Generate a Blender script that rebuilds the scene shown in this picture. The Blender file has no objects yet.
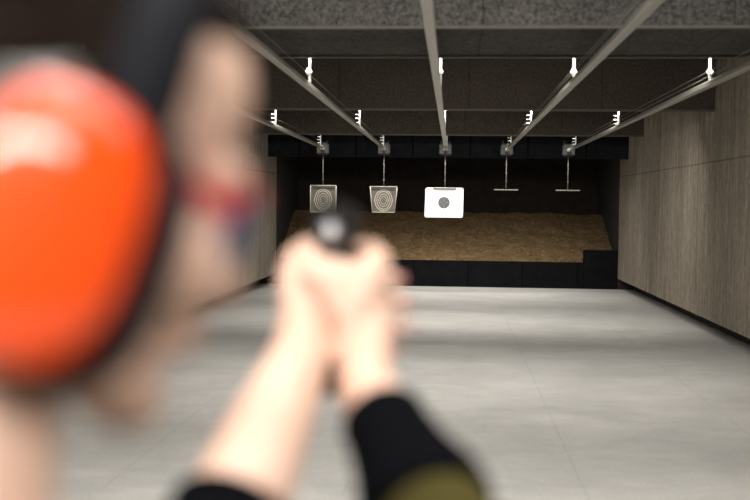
import bpy, bmesh, math, random
from mathutils import Vector, Matrix

random.seed(7)
S = bpy.context.scene
COL = S.collection

# ------------------------------------------------------------------ camera, world, exposure
cam_d = bpy.data.cameras.new('camera')
cam = bpy.data.objects.new('camera', cam_d)
COL.objects.link(cam)
cam_d.sensor_width = 36.0
cam_d.lens = 50.0
cam_d.clip_start = 0.05
cam_d.clip_end = 100
EYE = 1.6
_d = Vector((78, 46, -1041.7)).normalized()          # down-range axis in camera space
_u = Vector((0.0142, 0.9999, 0.0))
_u = (_u - _d * _u.dot(_d)).normalized()
_x = _d.cross(_u)
_R = Matrix((_x, _d, _u)).to_4x4()                    # camera -> world
cam.matrix_world = Matrix.Translation((0, 0, EYE)) @ _R
cam_d.dof.use_dof = True
cam_d.dof.focus_distance = 18.0
cam_d.dof.aperture_fstop = 2.1
S.camera = cam

w = bpy.data.worlds.new('world')
S.world = w
w.use_nodes = True
w.node_tree.nodes['Background'].inputs[0].default_value = (0.9, 0.92, 1.0, 1)
w.node_tree.nodes['Background'].inputs[1].default_value = 0.02

S.view_settings.view_transform = 'Standard'
S.view_settings.look = 'None'
S.view_settings.gamma = 1.0
S.view_settings.use_curve_mapping = False
S.view_settings.exposure = 0.0
S.cycles.use_denoising = True
S.cycles.max_bounces = 8

ROW_Y = (3.95, 8.62, 13.3, 18.02, 19.42)                     # lamp rows behind the baffles
ROW_P = (82.0, 52.0, 58.0, 26.0, 10.0)
BAY_P = (46.0, 13.0)

# ------------------------------------------------------------------ helpers
def tag(o, label=None, cat=None, group=None, kind=None):
    if label: o['label'] = label
    if cat: o['category'] = cat
    if group: o['group'] = group
    if kind: o['kind'] = kind
    return o

def obj(name, bm, mat=None, parent=None, smooth=False):
    me = bpy.data.meshes.new(name)
    bmesh.ops.recalc_face_normals(bm, faces=bm.faces[:])
    bm.to_mesh(me); bm.free()
    for m in (mat if isinstance(mat, (list, tuple)) else [mat]):
        if m: me.materials.append(m)
    if smooth:
        for p in me.polygons: p.use_smooth = True
    o = bpy.data.objects.new(name, me)
    COL.objects.link(o)
    if parent:
        o.parent = parent
        o.matrix_parent_inverse = world_of(parent).inverted()
    return o

def world_of(o):
    m = o.matrix_basis.copy()
    if o.parent:
        m = world_of(o.parent) @ o.matrix_parent_inverse @ m
    return m

def thing(name, label, cat, loc=(0, 0, 0), group=None):
    o = bpy.data.objects.new(name, None)
    o.empty_display_size = 0.1
    COL.objects.link(o)
    o.location = loc
    return tag(o, label, cat, group)

def copy_tree(o, delta=None, parent=None):
    c = o.copy()
    COL.objects.link(c)
    if parent:
        mi = o.matrix_parent_inverse.copy(); c.parent = parent; c.matrix_parent_inverse = mi
    if delta: c.location = c.location + Vector(delta)
    for ch in list(o.children):
        copy_tree(ch, None, c)
    return c

def box(bm, x0, x1, y0, y1, z0, z1, mi=0, bev=0.0):
    vs = [bm.verts.new((x, y, z)) for x in (x0, x1) for y in (y0, y1) for z in (z0, z1)]
    fs = []
    for idx in ((0, 1, 3, 2), (4, 6, 7, 5), (0, 4, 5, 1), (2, 3, 7, 6), (0, 2, 6, 4), (1, 5, 7, 3)):
        f = bm.faces.new([vs[i] for i in idx]); f.material_index = mi; fs.append(f)
    if bev > 0:
        es = list({e for f in fs for e in f.edges})
        bmesh.ops.bevel(bm, geom=es, offset=bev, segments=2, affect='EDGES', clamp_overlap=True)
    return vs

def frame_of(d):
    d = d.normalized()
    a = Vector((0, 0, 1)) if abs(d.z) < 0.9 else Vector((1, 0, 0))
    u = d.cross(a).normalized()
    return u, d.cross(u).normalized()

def tube(bm, pts, rad, n=10, mi=0, caps=True):
    pts = [Vector(p) for p in pts]
    if not isinstance(rad, (list, tuple)): rad = [rad] * len(pts)
    rings = []
    u = None
    for i, p in enumerate(pts):
        d = (pts[min(i + 1, len(pts) - 1)] - pts[max(i - 1, 0)]).normalized()
        if u is None:
            u, v = frame_of(d)
        else:
            u = (u - d * u.dot(d)).normalized(); v = d.cross(u)
        rings.append([bm.verts.new(p + (u * math.cos(2 * math.pi * k / n) + v * math.sin(2 * math.pi * k / n)) * rad[i]) for k in range(n)])
    for a, b in zip(rings, rings[1:]):
        for k in range(n):
            f = bm.faces.new((a[k], a[(k + 1) % n], b[(k + 1) % n], b[k])); f.material_index = mi
    if caps:
        f = bm.faces.new(rings[0][::-1]); f.material_index = mi
        f = bm.faces.new(rings[-1]); f.material_index = mi

def prism(bm, prof, axis_pts, mi=0):
    """prof: list of (x,z) swept along y from axis_pts[0] to axis_pts[1] at their x,z offset"""
    a, b = [Vector(p) for p in axis_pts]
    r0 = [bm.verts.new((a.x + x, a.y, a.z + z)) for x, z in prof]
    r1 = [bm.verts.new((b.x + x, b.y, b.z + z)) for x, z in prof]
    n = len(prof)
    for k in range(n):
        f = bm.faces.new((r0[k], r0[(k + 1) % n], r1[(k + 1) % n], r1[k])); f.material_index = mi
    f = bm.faces.new(r0[::-1]); f.material_index = mi
    f = bm.faces.new(r1); f.material_index = mi

def ell(bm, c, r, M=None, sub=3):
    res = bmesh.ops.create_icosphere(bm, subdivisions=sub, radius=1.0)
    m = Matrix.Translation(Vector(c)) @ Matrix.Diagonal((r[0], r[1], r[2], 1))
    if M is not None: m = M @ m
    bmesh.ops.transform(bm, matrix=m, verts=res['verts'])
    return res['verts']

def cap(bm, pts, rad, M=None, n=14):
    """tapered limb: tube with a ball at every joint"""
    pts = [Vector(p) for p in pts]
    if M is not None: pts = [M @ p for p in pts]
    if not isinstance(rad, (list, tuple)): rad = [rad] * len(pts)
    for p, r in zip(pts, rad): ell(bm, p, (r, r, r), None, 2)
    for i in range(len(pts) - 1):
        if (pts[i + 1] - pts[i]).length > 1e-4:
            tube(bm, [pts[i], pts[i + 1]], [rad[i], rad[i + 1]], n)

def merge_skin(name, bm, voxel, mat, parent, smooth_it=4, sub=None):
    """grow one continuous surface over overlapping limbs"""
    me = bpy.data.meshes.new('tmp'); bmesh.ops.recalc_face_normals(bm, faces=bm.faces[:]); bm.to_mesh(me); bm.free()
    t = bpy.data.objects.new('tmp', me); COL.objects.link(t)
    m = t.modifiers.new('r', 'REMESH'); m.mode = 'VOXEL'; m.voxel_size = voxel
    if smooth_it:
        s = t.modifiers.new('s', 'SMOOTH'); s.iterations = smooth_it; s.factor = 0.5
    dg = bpy.context.evaluated_depsgraph_get(); dg.update()
    me2 = bpy.data.meshes.new_from_object(t.evaluated_get(dg))
    bpy.data.objects.remove(t)
    me2.name = name
    me2.materials.clear(); me2.materials.append(mat)
    for p in me2.polygons: p.use_smooth = True
    o = bpy.data.objects.new(name, me2); COL.objects.link(o)
    if parent:
        o.parent = parent; o.matrix_parent_inverse = world_of(parent).inverted()
    return o

# ------------------------------------------------------------------ materials
class NT:
    def __init__(s, name):
        s.m = bpy.data.materials.new(name); s.m.use_nodes = True
        s.t = s.m.node_tree; s.b = s.t.nodes['Principled BSDF']
        s.co = s.t.nodes.new('ShaderNodeTexCoord').outputs['Object']
    def n(s, typ, **kw):
        q = s.t.nodes.new(typ)
        for k, v in kw.items(): setattr(q, k, v)
        return q
    def l(s, a, b): s.t.links.new(a, b)
    def mapped(s, sc):
        q = s.n('ShaderNodeMapping'); q.inputs['Scale'].default_value = sc
        s.l(s.co, q.inputs[0]); return q.outputs[0]
    def noise(s, sc, scale=1.0, detail=4, rough=0.6, dist=0.0):
        q = s.n('ShaderNodeTexNoise'); q.inputs['Scale'].default_value = scale
        q.inputs['Detail'].default_value = detail; q.inputs['Roughness'].default_value = rough
        q.inputs['Distortion'].default_value = dist
        s.l(s.mapped(sc), q.inputs['Vector']); return q.outputs[0]
    def ramp(s, fac, stops):
        q = s.n('ShaderNodeValToRGB'); s.l(fac, q.inputs[0])
        e = q.color_ramp.elements
        while len(e) < len(stops): e.new(0.5)
        for k, (p, c) in enumerate(stops):
            e[k].position = p; e[k].color = (*c, 1) if len(c) == 3 else c
        return q.outputs[0]
    def math(s, op, a, b=None):
        q = s.n('ShaderNodeMath', operation=op)
        for i, v in enumerate((a, b)):
            if v is None: continue
            if isinstance(v, (int, float)): q.inputs[i].default_value = v
            else: s.l(v, q.inputs[i])
        return q.outputs[0]
    def axis(s, k):
        q = s.n('ShaderNodeSeparateXYZ'); s.l(s.co, q.inputs[0]); return q.outputs[k]
    def mix(s, fac, a, b, mode='MIX'):
        q = s.n('ShaderNodeMix', data_type='RGBA', blend_type=mode)
        if isinstance(fac, (int, float)): q.inputs[0].default_value = fac
        else: s.l(fac, q.inputs[0])
        for i, v in ((6, a), (7, b)):
            if isinstance(v, tuple): q.inputs[i].default_value = (*v, 1)
            else: s.l(v, q.inputs[i])
        return q.outputs[2]
    def seam(s, k, period, off, width):
        f = s.math('FRACT', s.math('DIVIDE', s.math('SUBTRACT', s.axis(k), off - period / 2), period))
        d = s.math('ABSOLUTE', s.math('SUBTRACT', f, 0.5))
        return s.math('LESS_THAN', d, width / 2 / period)
    def cell(s, k, period, off):
        f = s.math('FLOOR', s.math('DIVIDE', s.math('SUBTRACT', s.axis(k), off), period))
        q = s.n('ShaderNodeTexWhiteNoise', noise_dimensions='1D'); s.l(f, q.inputs['W']); return q.outputs[0]
    def bump(s, h, strength=0.3, dist=0.01):
        q = s.n('ShaderNodeBump'); q.inputs['Strength'].default_value = strength; q.inputs['Distance'].default_value = dist
        s.l(h, q.inputs['Height']); s.l(q.outputs[0], s.b.inputs['Normal'])
    def done(s, col, rough=0.7, metal=0.0, spec=None):
        if isinstance(col, tuple): s.b.inputs['Base Color'].default_value = (*col, 1)
        else: s.l(col, s.b.inputs['Base Color'])
        if isinstance(rough, (int, float)): s.b.inputs['Roughness'].default_value = rough
        else: s.l(rough, s.b.inputs['Roughness'])
        s.b.inputs['Metallic'].default_value = metal
        if spec is not None: s.b.inputs['Specular IOR Level'].default_value = spec
        return s.m

def plain(name, c, rough=0.6, metal=0.0, var=0.12, scale=30.0, bump=0.0, spec=None):
    q = NT(name)
    n = q.noise((1, 1, 1), scale)
    lo = tuple(x * (1 - var) for x in c); hi = tuple(min(1, x * (1 + var)) for x in c)
    if bump: q.bump(n, bump, 0.004)
    return q.done(q.ramp(n, [(0.3, lo), (0.7, hi)]), rough, metal, spec)

def mat_floor():
    q = NT('concrete_floor')
    a = q.noise((0.7, 1.0, 1), 1.5, 8, 0.68, 0.5)
    b = q.noise((1, 1, 1), 55, 4, 0.75)
    c = q.noise((0.9, 1.6, 1), 3.4, 7, 0.68, 0.3)
    col = q.ramp(a, [(0.28, (0.285, 0.276, 0.26)), (0.52, (0.405, 0.394, 0.374)), (0.75, (0.50, 0.488, 0.466))])
    col = q.mix(0.24, col, q.ramp(c, [(0.36, (0.26, 0.255, 0.24)), (0.64, (0.53, 0.525, 0.495))]))
    col = q.mix(0.30, col, q.ramp(b, [(0.32, (0.22, 0.22, 0.205)), (0.68, (0.55, 0.545, 0.515))]))
    j = q.math('MAXIMUM', q.seam(0, 1.34, 0.76, 0.014), q.seam(1, 4.2, 8.4, 0.02))
    wob = q.math('GREATER_THAN', q.noise((1, 1, 1), 3.0, 3), 0.44)
    col = q.mix(q.math('MULTIPLY', q.math('MULTIPLY', j, wob), 0.2), col, (0.16, 0.155, 0.145))
    st = q.ramp(q.noise((1, 1, 1), 9, 5, 0.7), [(0.70, (0, 0, 0)), (0.76, (1, 1, 1))])
    col = q.mix(q.math('MULTIPLY', st, 0.3), col, (0.6, 0.6, 0.58))
    q.bump(b, 0.08, 0.002)
    r = q.ramp(a, [(0.3, (0.5, 0.5, 0.5)), (0.7, (0.65, 0.65, 0.65))])
    return q.done(col, r)

def mat_cladding():
    q = NT('wood_wool_wall_cladding')
    g = q.noise((9, 9, 0.8), 1.0, 8, 0.85)
    f = q.noise((1, 1, 0.35), 34, 6, 0.85)
    col = q.ramp(g, [(0.36, (0.062, 0.047, 0.033)), (0.5, (0.205, 0.168, 0.126)), (0.64, (0.44, 0.37, 0.285))])
    col = q.mix(0.5, col, q.ramp(f, [(0.36, (0.035, 0.045, 0.035)), (0.64, (0.42, 0.37, 0.30))]))
    col = q.mix(0.2, col, q.ramp(q.cell(1, 0.62, 13.8), [(0, (0.11, 0.092, 0.072)), (1, (0.25, 0.22, 0.185))]))
    s = q.math('MAXIMUM', q.seam(1, 1.55, 13.8, 0.022), q.seam(2, 4.0, 2.15, 0.016))
    col = q.mix(q.math('MULTIPLY', s, 0.5), col, (0.02, 0.017, 0.014))
    q.bump(f, 0.35, 0.004)
    return q.done(col, 0.95, 0, 0.1)

def mat_baffle(name, lo, hi):
    q = NT(name)
    f = q.noise((1, 1, 1), 34, 5, 0.85)
    g = q.noise((0.5, 0.5, 0.5), 3, 4)
    col = q.ramp(f, [(0.38, lo), (0.62, hi)])
    col = q.mix(0.25, col, q.ramp(g, [(0.3, lo), (0.7, hi)]))
    s = q.seam(0, 1.62, 0.18, 0.012)
    col = q.mix(q.math('MULTIPLY', s, 0.6), col, (0.015, 0.014, 0.012))
    q.bump(f, 0.4, 0.006)
    return q.done(col, 0.95, 0, 0.1)

def mat_berm():
    q = NT('brown_granulate')
    a = q.noise((1, 1, 1), 6, 9, 0.82, 0.8)
    b = q.noise((1, 1, 1), 24, 6, 0.85)
    col = q.ramp(a, [(0.38, (0.038, 0.023, 0.011)), (0.5, (0.12, 0.078, 0.037)), (0.64, (0.235, 0.165, 0.088))])
    col = q.mix(0.4, col, q.ramp(b, [(0.38, (0.05, 0.03, 0.012)), (0.62, (0.28, 0.19, 0.095))]))
    q.bump(b, 0.9, 0.03)
    return q.done(col, 0.95, 0, 0.1)

def mat_black_panel(k=1.0):
    q = NT('black_steel_panel')
    n = q.noise((1, 1, 1), 8, 4)
    col = q.ramp(n, [(0.3, (0.0028 * k, 0.003 * k, 0.0036 * k)), (0.7, (0.0055 * k, 0.006 * k, 0.0072 * k))])
    col = q.mix(q.seam(0, 1.05, 0.3, 0.025), col, (0.001, 0.001, 0.001))
    return q.done(col, 0.8, 0, 0.06)

def mat_skin():
    q = NT('skin')
    a = q.noise((1, 1, 1), 18, 4)
    b = q.noise((1, 1, 1), 220, 3)
    col = q.ramp(a, [(0.3, (0.69, 0.44, 0.335)), (0.7, (0.78, 0.545, 0.43))])
    q.bump(b, 0.08, 0.001)
    q.b.inputs['Subsurface Weight'].default_value = 0.15
    q.b.inputs['Subsurface Radius'].default_value = (0.012, 0.005, 0.003)
    return q.done(col, 0.5, 0, 0.4)

M_FLOOR = mat_floor()
M_CLAD = mat_cladding()
M_BAF = mat_baffle('speckled_baffle_board', (0.012, 0.011, 0.010), (0.105, 0.10, 0.092))
M_BAFB = mat_baffle('brown_baffle_board', (0.030, 0.024, 0.019), (0.085, 0.069, 0.055))
M_EDGE = plain('baffle_lit_edge', (0.075, 0.068, 0.057), 0.8)  # paler than the boards: light along the bottom edges put into the colour
M_CEIL = plain('dark_ceiling', (0.05, 0.047, 0.043), 0.95)
M_PLAST = plain('grey_render', (0.24, 0.23, 0.215), 0.9)
M_DARK = plain('dark_rubber_wall', (0.012, 0.007, 0.0045), 0.95, 0, 0.5, 6.0)
M_KICK = plain('dark_kick', (0.022, 0.020, 0.018), 0.8)
M_BLACK = mat_black_panel()
M_HEADER = mat_black_panel(2.6)
M_BERM = mat_berm()
M_ALU = plain('satin_aluminium', (0.46, 0.44, 0.39), 0.40, 0.85, 0.06, 12)
M_WHITE = plain('white_painted_steel', (0.86, 0.86, 0.84), 0.45, 0, 0.03)
M_CABLE = plain('grey_cable', (0.16, 0.16, 0.15), 0.6, 0.0)
M_TROL = plain('grey_trolley_plastic', (0.020, 0.020, 0.0185), 0.75)
M_ROD = plain('grey_steel_rod', (0.17, 0.16, 0.135), 0.55, 0.2)
M_CARD = plain('white_target_card', (0.88, 0.87, 0.84), 0.8, 0, 0.015)
M_BULL = plain('bullseye_ink', (0.075, 0.075, 0.075), 0.8)
M_RING = plain('pale_ring_ink', (0.21, 0.21, 0.21), 0.8)
M_PAPER = plain('grey_printed_paper', (0.085, 0.076, 0.058), 0.8, 0, 0.25, 24)
M_PLINE = plain('pale_printed_line', (0.36, 0.335, 0.28), 0.8)
M_CLIP = plain('dark_clamp', (0.045, 0.042, 0.038), 0.6)
M_SKIN = mat_skin()
M_HAIR = plain('dark_brown_hair', (0.014, 0.0085, 0.006), 0.75, 0, 0.5, 150, 0.4, 0.1)
M_ORANGE = plain('orange_red_plastic', (0.95, 0.085, 0.006), 0.16, 0, 0.03)
M_ORANGE.node_tree.nodes['Principled BSDF'].inputs['Coat Weight'].default_value = 1.0
M_ORANGE.node_tree.nodes['Principled BSDF'].inputs['Coat Roughness'].default_value = 0.06
M_CUSH = plain('black_foam_cushion', (0.009, 0.010, 0.015), 0.7, spec=0.2)
M_BAND = plain('black_headband', (0.007, 0.0075, 0.011), 0.75, spec=0.15)
M_STEEL = plain('steel', (0.55, 0.55, 0.56), 0.3, 0.9, 0.05)
M_WIRE = plain('grey_steel_wire', (0.20, 0.20, 0.195), 0.5, 0.3)
M_GUN = plain('black_gun_metal', (0.014, 0.014, 0.016), 0.35, 0.2)
M_GRIP = plain('black_grip_polymer', (0.012, 0.012, 0.012), 0.7, 0, 0.3, 300, 0.3)
M_OLIVE = plain('olive_cloth', (0.048, 0.040, 0.011), 0.9, 0, 0.15, 120, 0.2, 0.1)
M_BCLOTH = plain('black_knit_cloth', (0.0035, 0.0037, 0.0048), 0.95, 0, 0.2, 160, 0.2, 0.02)
M_TROUS = plain('dark_trousers', (0.03, 0.03, 0.035), 0.95, 0, 0.2, 120, 0.2, 0.1)
M_SHOE = plain('black_leather', (0.015, 0.014, 0.013), 0.4)
M_RED = plain('red_frame_plastic', (0.55, 0.03, 0.04), 0.3)
M_NAIL = plain('nail', (0.72, 0.32, 0.30), 0.3)
M_EYE = plain('eye_white', (0.8, 0.78, 0.75), 0.2)
def mat_lens():
    q = NT('blue_tinted_lens')
    q.b.inputs['Transmission Weight'].default_value = 0.9
    return q.done((0.45, 0.58, 0.95), 0.05)
M_LENS = mat_lens()
def mat_tube():
    q = NT('lamp_tube')
    q.b.inputs['Emission Color'].default_value = (1.0, 0.95, 0.86, 1)
    q.b.inputs['Emission Strength'].default_value = 4.0
    return q.done((0.9, 0.9, 0.88), 0.4)
M_TUBE = mat_tube()

# ------------------------------------------------------------------ setting
XL, XR = -3.44, 3.16
Y0, YT = -1.6, 20.16           # cladding runs from behind the shooter to the trap
H = 3.62
def struct(name, bm, mat): return tag(obj(name, bm, mat), kind='structure')
bm = bmesh.new(); box(bm, XL - .5, XR + .5, Y0 - .2, 23.4, -0.12, 0.0); struct('floor', bm, M_FLOOR)
bm = bmesh.new(); box(bm, XL - .5, XR + .5, Y0 - .2, 23.4, H, H + .15); struct('ceiling', bm, M_CEIL)
for side, s, x in (('left', -1, XL), ('right', 1, XR)):
    bm = bmesh.new()
    a, b = sorted((x, x + s * .321)); box(bm, a, b, Y0, YT, 0.205, H, 0)          # cladding
    a, b = sorted((x + s * .32, x + s * .50)); box(bm, a, b, Y0, YT, 0.0, H, 1)   # masonry behind
    a, b = sorted((x, x + s * .50)); box(bm, a, b, YT, 23.4, 0.0, H, 2)           # trap flank
    struct('wall_' + side, bm, (M_CLAD, M_PLAST, M_DARK))
    bm = bmesh.new(); a, b = sorted((x + s * .30, x + s * .32)); box(bm, a, b, Y0, YT - .02, 0, 0.16)
    struct('baseboard_' + side, bm, M_KICK)
bm = bmesh.new(); box(bm, XL - .5, XR + .5, 23.1, 23.4, 0, H); struct('wall_end', bm, M_DARK)
bm = bmesh.new(); box(bm, XL - .5, XR + .5, Y0 - .2, Y0, 0, H); struct('wall_rear', bm, M_PLAST)

# ------------------------------------------------------------------ ceiling baffles
def baffle(y0, y1, label, mat, edge_front=True):
    t = thing('ceiling_baffle', label, 'baffle', (0, y0, 2.757), 'ceiling baffles across the range')
    bm = bmesh.new(); box(bm, XL, XR, y0, y1, 2.777, H)
    obj('board', bm, mat, t)
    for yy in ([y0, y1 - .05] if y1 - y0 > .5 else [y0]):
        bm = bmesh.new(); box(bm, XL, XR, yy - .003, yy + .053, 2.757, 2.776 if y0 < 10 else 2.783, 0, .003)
        obj('lit_edge_strip', bm, M_EDGE, t)  # added pale strip, stands for the lit lower edge of the board
baffle(6.95, 8.36, 'deep speckled grey ceiling baffle nearest the shooter with a wide dark underside', M_BAF)
baffle(13.0, 13.12, 'brown panelled ceiling baffle behind the deep speckled grey baffle', M_BAFB)
baffle(17.75, 17.87, 'narrowest looking brown ceiling baffle just above the black steel header', M_BAFB)

# ------------------------------------------------------------------ lamps
def lamp_row(y, p, z, tilt, spread, n=3, ln=1.64, xs=None, size=.16, bay=False):
    for i in range(n):
        x = xs[i] if xs else (XL + XR) / 2 + (i - (n - 1) / 2) * 1.68
        t = thing('ceiling_lamp', 'fluorescent ceiling lamp over the firing line above the person' if bay else 'long fluorescent ceiling lamp hidden above the baffle edge', 'lamp', (x, y, z + .1), 'lamps over the firing line' if bay else 'lamps behind the baffles')
        bm = bmesh.new(); box(bm, x - ln / 2, x + ln / 2, y - .09, y + .09, z + .035, z + .10, 0, .01)
        obj('housing', bm, M_WHITE, t)
        bm = bmesh.new(); tube(bm, [(x - ln / 2 + .03, y, z + .022), (x + ln / 2 - .03, y, z + .022)], .013, 10)
        obj('tube', bm, M_TUBE, t, True)
        ld = bpy.data.lights.new('tube_light', 'AREA'); ld.shape = 'RECTANGLE'; ld.size = ln; ld.size_y = size
        ld.energy = p; ld.color = (1.0, 0.955, 0.90); ld.spread = math.radians(spread)
        lo = bpy.data.objects.new('tube_light', ld); COL.objects.link(lo)
        lo.parent = t; lo.location = (0, 0, -.10); lo.rotation_euler = (math.radians(tilt), 0, 0)
lamp_row(ROW_Y[0], ROW_P[0], 2.97, 42, 150)
lamp_row(ROW_Y[1], ROW_P[1], 2.93, 34, 145)
lamp_row(ROW_Y[2], ROW_P[2], 2.93, 38, 125)
lamp_row(ROW_Y[3], ROW_P[3], 2.95, 12, 100)
lamp_row(ROW_Y[4], ROW_P[4], 2.72, 22, 110)
lamp_row(-1.25, BAY_P[0], 2.75, 22, 160, 3, 1.5, None, .36, True)
lamp_row(0.80, BAY_P[1], 2.7, -8, 120, 3, 1.5, None, .16, True)

# ------------------------------------------------------------------ bullet trap
t = thing('trap_header', 'wide black steel header panel across the top of the bullet trap', 'panel', (0, 19.2, 2.46))
bm = bmesh.new(); box(bm, XL + .003, XR - .003, 19.2, 19.3, 2.445, H - .01); obj('panel', bm, M_HEADER, t)
t = thing('low_barrier', 'low black steel front wall of the bullet trap standing on the concrete floor', 'barrier', (0, 20.35, 0))
bm = bmesh.new(); box(bm, XL + .004, XR - .004, 20.18, 20.28, 0.0, 0.505); obj('front_panel', bm, M_BLACK, t)
bm = bmesh.new(); box(bm, 2.51, XR - .005, 20.17, 20.285, 0.0, 0.745, 0, .01); obj('raised_block', bm, M_BLACK, t)
# berm of granulate, sloping up and away
bm = bmesh.new()
nx, ny = 150, 50
from mathutils import noise as mn
top = []
for j in range(ny + 1):
    row = []
    for i in range(nx + 1):
        x = XL + .01 + (XR - XL - .02) * i / nx; y = 20.30 + (22.45 - 20.30) * j / ny
        z = 0.46 + 0.965 * j / ny + 0.035 * mn.fractal(Vector((x * 2.2, y * 2.2, 0)), 0.8, 2.1, 4)
        row.append(bm.verts.new((x, y, z)))
    top.append(row)
for j in range(ny):
    for i in range(nx):
        bm.faces.new((top[j][i], top[j][i + 1], top[j + 1][i + 1], top[j + 1][i]))
def skirt(line):
    low = [bm.verts.new((v.co.x, v.co.y, 0.002)) for v in line]
    for k in range(len(line) - 1): bm.faces.new((line[k], low[k], low[k + 1], line[k + 1]))
skirt(top[0]); skirt(top[-1]); skirt([r[0] for r in top]); skirt([r[-1] for r in top])
o = obj('granulate_berm', bm, M_BERM, None)
tag(o, 'brown sloping bank of loose granulate behind the low black front wall', 'backstop')

# ------------------------------------------------------------------ rails
LANES = (-2.326, -1.234, -0.142, 0.95, 2.042)
RZ = EYE + 0.985
HANG = (8.70, 13.40, 17.98)
ORD = ('leftmost', 'second from the left', 'middle', 'second from the right', 'rightmost')
HANGS_ON = ('a grey printed target half behind the pistol', 'a tapered grey printed target', 'the white bullseye target',
            'an empty clamp bar between two lanes', 'an empty clamp bar by the right wall')
def make_rail():
    t = thing('overhead_rail', 'x', 'rail', (0, 18.4, RZ), 'overhead target rails')
    # rolled channel, open slot underneath
    prof = [(-.030, .004), (-.026, 0), (-.003, 0), (-.002, .003), (.002, .003), (.003, 0), (.026, 0), (.030, .004), (.030, .034), (.018, .045), (-.018, .045), (-.030, .034)]
    bm = bmesh.new(); prism(bm, prof, [(0, .9, RZ - .022), (0, 18.36, RZ - .022)]); obj('track', bm, M_ALU, t)
    for k, y in enumerate(HANG):
        bm = bmesh.new()
        tube(bm, [(.024, y, RZ - .005), (.024, y, 3.3)], .0105, 10)
        hx = obj('hanger', bm, M_WHITE, t, True)
        zs = (RZ + .105,) if k == 0 else (RZ + .05, RZ + .10, RZ + .15)
        for z in zs:
            bm = bmesh.new(); e = .022 if k == 0 else .008
            if k == 0:
                tube(bm, [(-.004, y - .012, z), (.044, y - .012, z)], .011, 10); tube(bm, [(.018, y - .02, z - .026), (.018, y - .02, z + .026)], .015, 10)
            else:
                tube(bm, [(-.034, y, z), (.03, y, z)], .0035, 8)
            obj('cable_guide', bm, M_WHITE, hx, True)
    for dx, dz in ((-.004, .105), (-.03, .05)):
        pts = []
        for i in range(30):
            y = .9 + (18.4 - .9) * i / 29
            pts.append((dx, y, RZ + dz - .0))
        bm = bmesh.new(); tube(bm, pts, .0019, 6); obj('drive_cable', bm, M_CABLE, t, True)
    return t
def make_carrier():
    y = 18.55
    t = thing('target_carrier', 'x', 'target carrier', (0, y, RZ), 'target carriers at the far ends of the rails')
    bm = bmesh.new(); box(bm, -.105, .105, y - .10, y + .06, RZ - .13, RZ + .085, 0, .025); hs = obj('housing', bm, M_TROL, t)
    bm = bmesh.new(); tube(bm, [(0, y - .14, RZ - .03), (0, y - .10, RZ - .03)], .038, 16); tube(bm, [(.0, y - .15, RZ - .06), (.0, y - .13, RZ + .01)], .012, 8)
    obj('wheel', bm, M_ROD, hs, True)
    bm = bmesh.new(); box(bm, -.085, -.055, y - .02, y + .02, RZ + .07, RZ + .14, 0, .004); obj('lug', bm, M_TROL, hs)
    bm = bmesh.new(); box(bm, .055, .085, y - .02, y + .02, RZ + .07, RZ + .12, 0, .004); obj('lug', bm, M_TROL, hs)
    bm = bmesh.new(); tube(bm, [(0, y, RZ - .12), (0, y, RZ - .70)], .0085, 10)
    for z in (.28, .42, .56): tube(bm, [(0, y, RZ - z), (0, y, RZ - z - .03)], .013, 10)
    obj('rod', bm, M_ROD, t, True)
    bm = bmesh.new(); box(bm, -.212, .212, y - .012, y + .012, RZ - .735, RZ - .713, 0, .004); obj('clamp_bar', bm, M_ROD, t)
    return t
r0, c0 = make_rail(), make_carrier()
for i, x in enumerate(LANES):
    r, c = (r0, c0) if i == 0 else (copy_tree(r0), copy_tree(c0))
    r.location.x = x; c.location.x = x - (0, 0, .004, .02, .035)[i]
for i, x in enumerate(LANES):
    pass
rails = [o for o in COL.objects if o.name.startswith('overhead_rail')]
cars = [o for o in COL.objects if o.name.startswith('target_carrier')]
rails.sort(key=lambda o: o.location.x); cars.sort(key=lambda o: o.location.x)
for i in range(5):
    rails[i]['label'] = f'bright metal overhead rail, {ORD[i]} of the five on white hangers'
    cars[i]['label'] = f'grey rail end carrier with thin rod holding {HANGS_ON[i]}'

# ------------------------------------------------------------------ targets
YT_ = 18.52
def rounded_sheet(bm, cx, y, corners, r, th, mi=0):
    """corners TL,TR,BR,BL as (x,z); thin card with rounded corners"""
    pts = []
    for k in range(4):
        p = Vector(corners[k]); a = Vector(corners[k - 1]); b = Vector(corners[(k + 1) % 4])
        pa = p + (a - p).normalized() * r; pb = p + (b - p).normalized() * r
        for q in range(7):
            tt = q / 6; pts.append((1 - tt) ** 2 * pa + 2 * tt * (1 - tt) * p + tt * tt * pb)
    f = [bm.verts.new((cx + p.x, y, p.y)) for p in pts]; b = [bm.verts.new((cx + p.x, y + th, p.y)) for p in pts]
    fs = [bm.faces.new(f), bm.faces.new(b[::-1])] + [bm.faces.new((f[k], b[k], b[(k + 1) % len(f)], f[(k + 1) % len(f)])) for k in range(len(f))]
    for q in fs: q.material_index = mi
def disc(bm, cx, y, cz, r0, r1, mi, th=.0015, sx=1.0, sz=1.0, n=40):
    ri = []
    for (r, yy) in ((r0, y), (r1, y), (r1, y + th), (r0, y + th)):
        ri.append([bm.verts.new((cx + sx * r * math.cos(2 * math.pi * k / n), yy, cz + sz * r * math.sin(2 * math.pi * k / n))) for k in range(n)])
    for a in range(4):
        A, B = ri[a], ri[(a + 1) % 4]
        for k in range(n):
            f = bm.faces.new((A[k], A[(k + 1) % n], B[(k + 1) % n], B[k])); f.material_index = mi
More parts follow.
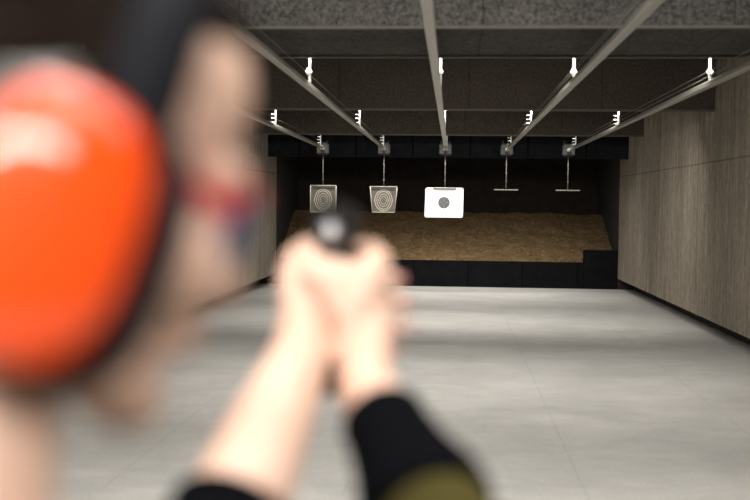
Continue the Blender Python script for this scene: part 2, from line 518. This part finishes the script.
# white card
t = thing('bullseye_target', 'white rectangular card target with a small black bullseye hanging in the middle lane', 'target', (LANES[2], YT_, 1.88))
cx = LANES[2] - .012
bm = bmesh.new(); rounded_sheet(bm, cx, YT_ - .004, [(-.335, 1.888), (.337, 1.888), (.333, 1.358), (-.350, 1.358)], .045, .004); obj('card', bm, M_CARD, t)
bm = bmesh.new()
cz = 1.622; yb = YT_ - .0065
disc(bm, cx - .006, yb, cz, .001, .102, 0)
for r in (.022, .045, .068, .088): disc(bm, cx - .006, yb - .0012, cz, r - .0028, r + .0028, 1)
for a in range(4):
    dx, dz = ((1, 0), (-1, 0), (0, 1), (0, -1))[a]
    for k in (.033, .056, .078):
        px, pz = cx - .006 + dx * k, cz + dz * k
        box(bm, px - .006, px + .006, yb - .0012, yb, pz - .006, pz + .006, 1)
obj('bullseye', bm, (M_BULL, M_RING), t)
bm = bmesh.new()
for k in range(9):
    box(bm, cx - .07 + k * .016, cx - .07 + k * .016 + .0165, yb, yb + .002, 1.444, 1.452)
obj('caption_lettering', bm, plain('faint_print', (0.55, 0.55, 0.54), 0.8), t)
bm = bmesh.new(); box(bm, cx - .20, cx + .205, YT_ - .018, YT_ - .006, 1.856, 1.879, 0, .003); obj('clip_strip', bm, M_CLIP, t)
# grey printed silhouettes
def grey_target(cx, label, wt, wb, zt, zb, left_pale):
    t = thing('silhouette_target', label, 'target', (cx, YT_, zt), 'grey printed targets')
    bm = bmesh.new(); rounded_sheet(bm, cx, YT_ - .004, [(-wt / 2, zt), (wt / 2, zt), (wb / 2, zb), (-wb / 2, zb)], .006, .004)
    obj('paper', bm, M_PAPER, t)
    bm = bmesh.new(); cz = (zt + zb) / 2 - .015; y = YT_ - .0062
    for k, (rx, rz) in enumerate(((.022, .03), (.05, .068), (.082, .11), (.118, .158), (.155, .19))):
        disc(bm, cx, y, cz, .95, 1.05 if k == 0 else 1.0 + .005 / rx, 0, .0015, rx, rz)
    for k in (-.16, -.118, -.082, .082, .118, .16):
        box(bm, cx + k - .008, cx + k + .008, y - .001, y, cz - .007, cz + .007)
    for k in (-.158, -.11, .11, .158):
        box(bm, cx - .007, cx + .007, y - .001, y, cz + k - .008, cz + k + .008)
    obj('ring_print', bm, M_PLINE, t)
    bm = bmesh.new()
    e = .011
    for a, b in (((-wt / 2, zt), (-wb / 2, zb)), ((wt / 2, zt), (wb / 2, zb)), ((-wb / 2, zb), (wb / 2, zb)), ((-wt / 2, zt), (wt / 2, zt))):
        tube(bm, [(cx + a[0], YT_ - .004, a[1]), (cx + b[0], YT_ - .004, b[1])], e * .7, 8)
    obj('stiff_edge', bm, M_PLINE, t, True)
    bm = bmesh.new(); box(bm, cx - wt / 2 + .03, cx + wt / 2 - .03, YT_ - .018, YT_ - .006, zt - .045, zt - .02, 0, .003); obj('clip_strip', bm, M_CLIP, t)
grey_target(LANES[0] + .012, 'grey printed paper target with pale rings partly hidden behind the pistol', .46, .46, 1.905, 1.43, True)
grey_target(LANES[1], 'grey tapered paper target with pale oval rings beside the white bullseye card', .48, .40, 1.895, 1.44, False)

# ------------------------------------------------------------------ the shooter
A = math.radians(54); PT = math.radians(20)
f0 = Vector((math.sin(A), math.cos(A), 0)); rr = Vector((math.cos(A), -math.sin(A), 0)); zz = Vector((0, 0, 1))
ff = f0 * math.cos(PT) - zz * math.sin(PT); uu = zz * math.cos(PT) + f0 * math.sin(PT)
CUP_AT = Vector((-0.166, 0.418, 1.590))             # centre of the near ear cup
HO = CUP_AT - rr * .107 + uu * .030 + ff * .016
MH = Matrix(((rr.x, ff.x, uu.x, HO.x), (rr.y, ff.y, uu.y, HO.y), (rr.z, ff.z, uu.z, HO.z), (0, 0, 0, 1)))

NECK = Vector((-0.235, 0.44, 1.395))
SH_R, SH_L = Vector((-0.055, 0.36, 1.345)), Vector((-0.385, 0.53, 1.345))
EL_R, EL_L = Vector((0.024, 0.705, 1.318)), Vector((-0.180, 0.725, 1.312))
WR_R, WR_L = Vector((-0.0765, 0.932, 1.434)), Vector((-0.136, 0.930, 1.462))
CH = Vector((-0.215, 0.43, 1.22)); WA = Vector((-0.21, 0.42, 1.02)); HP = Vector((-0.21, 0.42, 0.90))
HIP_R, HIP_L = Vector((-0.12, 0.38, 0.90)), Vector((-0.30, 0.46, 0.90))
KN_R, KN_L = Vector((-0.10, 0.36, 0.49)), Vector((-0.33, 0.58, 0.49))
AN_R, AN_L = Vector((-0.09, 0.27, 0.085)), Vector((-0.36, 0.63, 0.085))

person = thing('person', 'person from behind aiming a pistol with both hands, in olive jacket with black cuffs', 'person', (-0.22, 0.45, 0))
bm = bmesh.new()
# head
ell(bm, (0, -.015, .042), (.076, .098, .084), MH)
ell(bm, (0, .030, -.02), (.061, .068, .090), MH)
ell(bm, (0, .034, .062), (.064, .056, .056), MH)
ell(bm, (0, .042, -.072), (.047, .052, .036), MH)
ell(bm, (0, .078, -.098), (.022, .020, .018), MH)
cap(bm, [(-.040, .080, .030), (0, .088, .030), (.040, .080, .030)], .010, MH)
cap(bm, [(0, .094, .018), (0, .113, -.022)], [.009, .011], MH)
ell(bm, (.013, .102, -.026), (.010, .012, .009), MH); ell(bm, (-.013, .102, -.026), (.010, .012, .009), MH)
for s in (-1, 1):
    ell(bm, (s * .040, .066, -.020), (.026, .028, .030), MH)
    ell(bm, (s * .077, -.004, -.018), (.010, .020, .031), MH)
    cap(bm, [(s * .062, -.005, -.055), (s * .045, .045, -.088), (s * .012, .082, -.098)], .016, MH)
ell(bm, (0, .098, -.050), (.024, .010, .007), MH); ell(bm, (0, .096, -.061), (.021, .010, .007), MH)
# neck, trunk
NU = MH @ Vector((0, -.030, -.060))
cap(bm, [NU, NECK, NECK - zz * .06], [.056, .058, .075])
def trunk(b, g):
    ax = (SH_R - SH_L).normalized()
    for (c, rx, ry, rz) in ((CH + zz * .07, .150, .095, .12), (CH - zz * .05, .142, .092, .14), (WA, .128, .088, .14), (HP, .150, .098, .12)):
        M = Matrix.Translation(c) @ Matrix.Rotation(math.atan2(ax.y, ax.x), 4, 'Z')
        ell(b, (0, 0, 0), (rx + g, ry + g, rz + g), M)
    for s_ in (SH_R, SH_L): cap(b, [NECK - zz * .05, s_], [.055 + g, .058 + g])
trunk(bm, 0)
# arms
cap(bm, [SH_R, EL_R], [.056, .042]); cap(bm, [EL_R, EL_R.lerp(WR_R, .35), WR_R], [.042, .041, .027])
cap(bm, [SH_L, EL_L], [.056, .042]); cap(bm, [EL_L, EL_L.lerp(WR_L, .4), EL_L.lerp(WR_L, .75), WR_L], [.042, .041, .034, .027])
# legs
for h, k, a in ((HIP_R, KN_R, AN_R), (HIP_L, KN_L, AN_L)):
    cap(bm, [h, k], [.085, .055]); cap(bm, [k, k.lerp(a, .35), a], [.054, .055, .036])
    cap(bm, [a + Vector((0, -.03, -.05)), a + Vector((.05, .12, -.058))], [.028, .024])
# hands: five fingers each
HAND_R = dict(palm=[(-.073, 1.010, 1.545), (-.068, 1.008, 1.522), (-.068, .998, 1.499), (-.070, .984, 1.478)],
    fingers=[[(-.073, 1.010, 1.545), (-.080, 1.056, 1.551), (-.096, 1.083, 1.553), (-.110, 1.088, 1.552)],
             [(-.068, 1.008, 1.522), (-.078, 1.050, 1.527), (-.112, 1.062, 1.526), (-.138, 1.038, 1.524)],
             [(-.068, .998, 1.499), (-.078, 1.040, 1.504), (-.112, 1.052, 1.503), (-.138, 1.028, 1.501)],
             [(-.070, .984, 1.478), (-.080, 1.020, 1.481), (-.108, 1.034, 1.480), (-.130, 1.012, 1.478)]],
    thumb=[(-.092, .952, 1.480), (-.124, .954, 1.532), (-.138, .985, 1.549), (-.143, 1.015, 1.554), (-.142, 1.036, 1.555)])
HAND_L = dict(palm=[(-.160, 1.030, 1.538), (-.163, 1.026, 1.516), (-.161, 1.014, 1.494), (-.156, .998, 1.473)],
    fingers=[[(-.160, 1.030, 1.538), (-.146, 1.078, 1.534), (-.100, 1.084, 1.530), (-.068, 1.056, 1.526)],
             [(-.163, 1.026, 1.516), (-.146, 1.072, 1.510), (-.098, 1.076, 1.506), (-.060, 1.046, 1.502)],
             [(-.161, 1.014, 1.494), (-.144, 1.060, 1.488), (-.098, 1.064, 1.484), (-.058, 1.034, 1.480)],
             [(-.156, .998, 1.473), (-.140, 1.038, 1.466), (-.102, 1.048, 1.462), (-.070, 1.024, 1.459)]],
    thumb=[(-.146, .948, 1.496), (-.155, .970, 1.528), (-.160, 1.000, 1.546), (-.160, 1.034, 1.552), (-.156, 1.058, 1.553)])
for q in HAND_L['fingers'] + [HAND_L['palm'], HAND_L['thumb']]:      # snug against the right hand
    q[:] = [(p[0] + .008, p[1], p[2] - .003) for p in q]
def hand(b, wrist, Hd, fr):
    for k, m in enumerate(Hd['palm']):
        off = Vector((0, 0, (1.5 - k) * .006))
        cap(b, [wrist + off, wrist.lerp(Vector(m), .55) + off * .5, m], [.024, .019, .0135])
    for k, fn in enumerate(Hd['fingers']):
        r = (.0105, .0108, .0102, .0088)[k]
        cap(b, fn, [r * 1.08, r, r * .93, r * .82])
    th = Hd['thumb']
    cap(b, [wrist] + th, [.024, .021, .017, .0125, .0115, .0095])
hand(bm, WR_R, HAND_R, 1)
# right-hand back of the palm is fleshier behind the grip
ell(bm, (-.093, .962, 1.500), (.026, .022, .036))
ell(bm, (-.112, .962, 1.527), (.036, .018, .022))
ell(bm, (-.078, .975, 1.520), (.018, .026, .034))
hand(bm, WR_L, HAND_L, -1)
body = merge_skin('body', bm, 0.0032, M_SKIN, person, 3)
for s in (-1, 1):
    bm = bmesh.new(); ell(bm, (s * .032, .079, .008), (.0135, .0135, .0135), MH); obj('eye', bm, M_EYE, person, True)
for fn in HAND_L['fingers']:
    bm = bmesh.new(); p = Vector(fn[3]); q = Vector(fn[2]); d = (p - q).normalized()
    ell(bm, p + Vector((.0075, -.001, 0)) + d * .003, (.0028, .007, .0058)); obj('fingernail', bm, M_NAIL, person, True)
# hair
bm = bmesh.new()
ell(bm, (0, -.050, .050), (.082, .088, .088), MH); ell(bm, (0, -.068, -.025), (.064, .046, .062), MH)
for s in (-1, 1): ell(bm, (s * .052, .000, .050), (.029, .040, .050), MH)
ell(bm, (0, .018, .096), (.062, .062, .040), MH)
for k in range(40):
    a = random.uniform(0, 2 * math.pi); e = random.uniform(.2, 1.4)
    p = Vector((.081 * math.cos(a) * math.cos(e), -.045 + .086 * math.sin(a) * math.cos(e), .050 + .084 * math.sin(e)))
    ell(bm, p, (.012, .016, .009), MH, 2)
merge_skin('hair', bm, 0.004, M_HAIR, person, 3)
# clothes
bm = bmesh.new()
trunk(bm, .014)
cap(bm, [NECK + zz * .005, NECK - zz * .06], [.068, .085])
cap(bm, [SH_R, EL_R, EL_R.lerp(WR_R, .46)], [.070, .056, .044])
cap(bm, [SH_L, EL_L, EL_L.lerp(WR_L, .05)], [.070, .054, .050])
j = merge_skin('jacket', bm, 0.006, M_OLIVE, person, 3); j['label'] = 'olive jacket'
def cuff(a, b, r0, r1):
    n = 20; d = (b - a).normalized(); u, v = frame_of(d); bm = bmesh.new(); rings = []
    for (s_, r) in ((0, r0), (.06, r0 * 1.06), (.25, r0 * 1.03), (.5, (r0 + r1) / 2), (.85, r1 * 1.03), (.97, r1 * 1.04), (1, r1), (1, r1 - .006), (.8, r1 - .007), (0, r0 - .012)):
        c = a.lerp(b, s_); rings.append([bm.verts.new(c + (u * math.cos(2 * math.pi * k / n) + v * math.sin(2 * math.pi * k / n)) * r) for k in range(n)])
    for A_, B_ in zip(rings, rings[1:] + rings[:1]):
        for k in range(n): bm.faces.new((A_[k], A_[(k + 1) % n], B_[(k + 1) % n], B_[k]))
    o = obj('cuff', bm, M_BCLOTH, person, True); o['label'] = 'black knitted sleeve cuff'
cuff(EL_R.lerp(WR_R, .36), EL_R.lerp(WR_R, .82), .050, .036)
cuff(EL_L.lerp(WR_L, -.08), EL_L.lerp(WR_L, .31), .060, .048)
bm = bmesh.new()
ax = (SH_R - SH_L).normalized()
ell(bm, (0, 0, 0), (.165, .115, .11), Matrix.Translation(HP - zz * .02) @ Matrix.Rotation(math.atan2(ax.y, ax.x), 4, 'Z'))
for h, k, a in ((HIP_R, KN_R, AN_R), (HIP_L, KN_L, AN_L)): cap(bm, [h, k, a + zz * .02], [.098, .070, .058])
merge_skin('trousers', bm, 0.008, M_TROUS, person, 3)
for a in (AN_R, AN_L):
    bm = bmesh.new()
    cap(bm, [a + Vector((-.01, -.045, -.042)), a + Vector((.02, .05, -.045)), a + Vector((.055, .145, -.050))], [.041, .040, .034])
    cap(bm, [a + Vector((-.005, -.02, .0)), a + Vector((0, 0, .05))], [.044, .046])
    vs = bm.verts[:]
    for v in vs: v.co.z = max(v.co.z, .001)
    merge_skin('shoe', bm, 0.005, M_SHOE, person, 2)

# ear defenders
t = thing('ear_defenders', 'glossy orange-red ear defenders with black headband worn over dark hair', 'ear defenders', HO)
def superell(bm, c, r, M, e=2.6):
    res = bmesh.ops.create_icosphere(bm, subdivisions=4, radius=1.0)
    for v in res['verts']:
        n = (abs(v.co.x) ** e + abs(v.co.y) ** e + abs(v.co.z) ** e) ** (1 / e)
        v.co = v.co / n
    bmesh.ops.transform(bm, matrix=M @ Matrix.Translation(Vector(c)) @ Matrix.Diagonal((*r, 1)), verts=res['verts'])
for s in (1, -1):
    bm = bmesh.new(); superell(bm, (s * .107, -.020, -.032), (.024, .042, .060), MH); cu = obj('cup', bm, M_ORANGE, t, True)
    cu['label'] = 'glossy orange-red ear cup'
    bm = bmesh.new(); superell(bm, (s * .087, -.004, -.032), (.014, .053, .066), MH, 3.0); obj('cushion', bm, M_CUSH, t, True)
# headband: broad black strap from cup to cup over the crown
def strap(bm, pts, wdir, wid, th):
    rings = []
    for i, p in enumerate(pts):
        d = (pts[min(i + 1, len(pts) - 1)] - pts[max(i - 1, 0)]).normalized()
        wv = (wdir - d * wdir.dot(d)).normalized(); nv = d.cross(wv)
        ww = wid[i]
        rings.append([bm.verts.new(p + wv * a * ww / 2 + nv * b * th / 2) for a, b in ((-1, -1), (1, -1), (1, 1), (-1, 1))])
    for A_, B_ in zip(rings, rings[1:]):
        for k in range(4): bm.faces.new((A_[k], A_[(k + 1) % 4], B_[(k + 1) % 4], B_[k]))
    bm.faces.new(rings[0][::-1]); bm.faces.new(rings[-1])
pts, wid = [], []
for k in range(41):
    a = -0.10 + (math.pi + 0.20) * k / 40
    pts.append(MH @ Vector((.112 * math.cos(a), .012 - .010 * abs(math.cos(a)) ** 3, -.010 + .160 * math.sin(a)))); wid.append(.034)
bm = bmesh.new(); strap(bm, pts, ff, wid, .010); obj('headband', bm, M_BAND, t, True)
for s in (1, -1):
    bm = bmesh.new()
    tube(bm, [MH @ Vector(p) for p in ((s * .110, .020, .010), (s * .112, .031, -.020), (s * .108, .031, -.060), (s * .098, .018, -.090))], .007, 10)
    obj('yoke', bm, M_BAND, t, True)
    bm = bmesh.new()
    tube(bm, [MH @ Vector(p) for p in ((s * .109, -.064, -.012), (s * .111, -.050, .014), (s * .107, -.026, .027))], .008, 10)
    o = obj('wire_arm', bm, M_WIRE, t, True); o['label'] = 'grey steel wire arm'

# glasses
t = thing('safety_glasses', 'safety glasses with red temple and blue tinted lens worn by the shooter', 'glasses', MH @ Vector((0, .1, .01)))
for s in (1, -1):
    bm = bmesh.new(); strap(bm, [MH @ Vector(p) for p in ((s * .083, .000, .014), (s * .078, .045, .012), (s * .064, .078, .010))], uu, [.007, .010, .012], .004)
    obj('temple', bm, M_RED, t)
    pts = [MH @ Vector(p) for p in ((s * .006, .104, .004), (s * .026, .102, .004), (s * .046, .095, .004), (s * .064, .078, .005))]
    bm = bmesh.new(); strap(bm, pts, uu, [.026, .040, .042, .030], .002); obj('lens', bm, M_LENS, t)
bm = bmesh.new(); strap(bm, [MH @ Vector(p) for p in ((-.064, .079, .022), (-.04, .099, .024), (0, .105, .022), (.04, .099, .024), (.064, .079, .022))], uu, [.006] * 5, .004); obj('brow_bar', bm, M_RED, t)

# pistol
GX, GZ = -0.115, 1.5745
t = thing('pistol', 'black semi-automatic pistol seen from behind, gripped in both hands', 'pistol', (GX, 1.0, 1.50))
bm = bmesh.new(); box(bm, GX - .0165, GX + .0150, .978, 1.165, GZ - .012, GZ + .020, 0, .004)
for k in range(6): box(bm, GX - .0155, GX + .0155, .985 + k * .006, .988 + k * .006, GZ - .008, GZ + .014)
sl = obj('slide', bm, M_GUN, t)
bm = bmesh.new(); box(bm, GX - .011, GX - .003, .984, .992, GZ + .018, GZ + .028, 0, .001); box(bm, GX + .003, GX + .011, .984, .992, GZ + .018, GZ + .028, 0, .001); obj('rear_sight', bm, M_GUN, sl)
bm = bmesh.new(); box(bm, GX - .002, GX + .002, 1.150, 1.158, GZ + .018, GZ + .028, 0, .0008); obj('front_sight', bm, M_GUN, sl)
bm = bmesh.new(); tube(bm, [(GX, 1.16, GZ + .004), (GX, 1.172, GZ + .004)], .0075, 16); obj('barrel', bm, M_STEEL, t, True)
bm = bmesh.new(); box(bm, GX - .0125, GX + .0125, .980, 1.150, GZ - .030, GZ - .012, 0, .003); obj('frame', bm, M_GRIP, t)
bm = bmesh.new()
tube(bm, [(GX, 1.008, GZ - .03), (GX, 1.000, GZ - .07), (GX, .988, GZ - .118)], [.019, .019, .020], 14)
obj('grip', bm, M_GRIP, t, True)
bm = bmesh.new(); tube(bm, [(GX, .990, GZ - .112), (GX + .003, .976, GZ - .148), (GX + .004, .973, GZ - .156)], [.017, .0185, .016], 14); obj('magazine', bm, M_GUN, t, True)
bm = bmesh.new(); tube(bm, [(GX, 1.034, GZ - .03), (GX, 1.040, GZ - .052), (GX, 1.062, GZ - .058), (GX, 1.086, GZ - .052), (GX, 1.094, GZ - .03)], .003, 8); obj('trigger_guard', bm, M_GRIP, t, True)
bm = bmesh.new(); tube(bm, [(GX, 1.060, GZ - .03), (GX, 1.064, GZ - .040), (GX, 1.069, GZ - .050)], .0026, 8); obj('trigger', bm, M_GUN, t, True)
bm = bmesh.new(); tube(bm, [(GX, .984, GZ - .006), (GX, .972, GZ - .002)], [.0075, .0105], 18); obj('hammer', bm, M_STEEL, t, True)
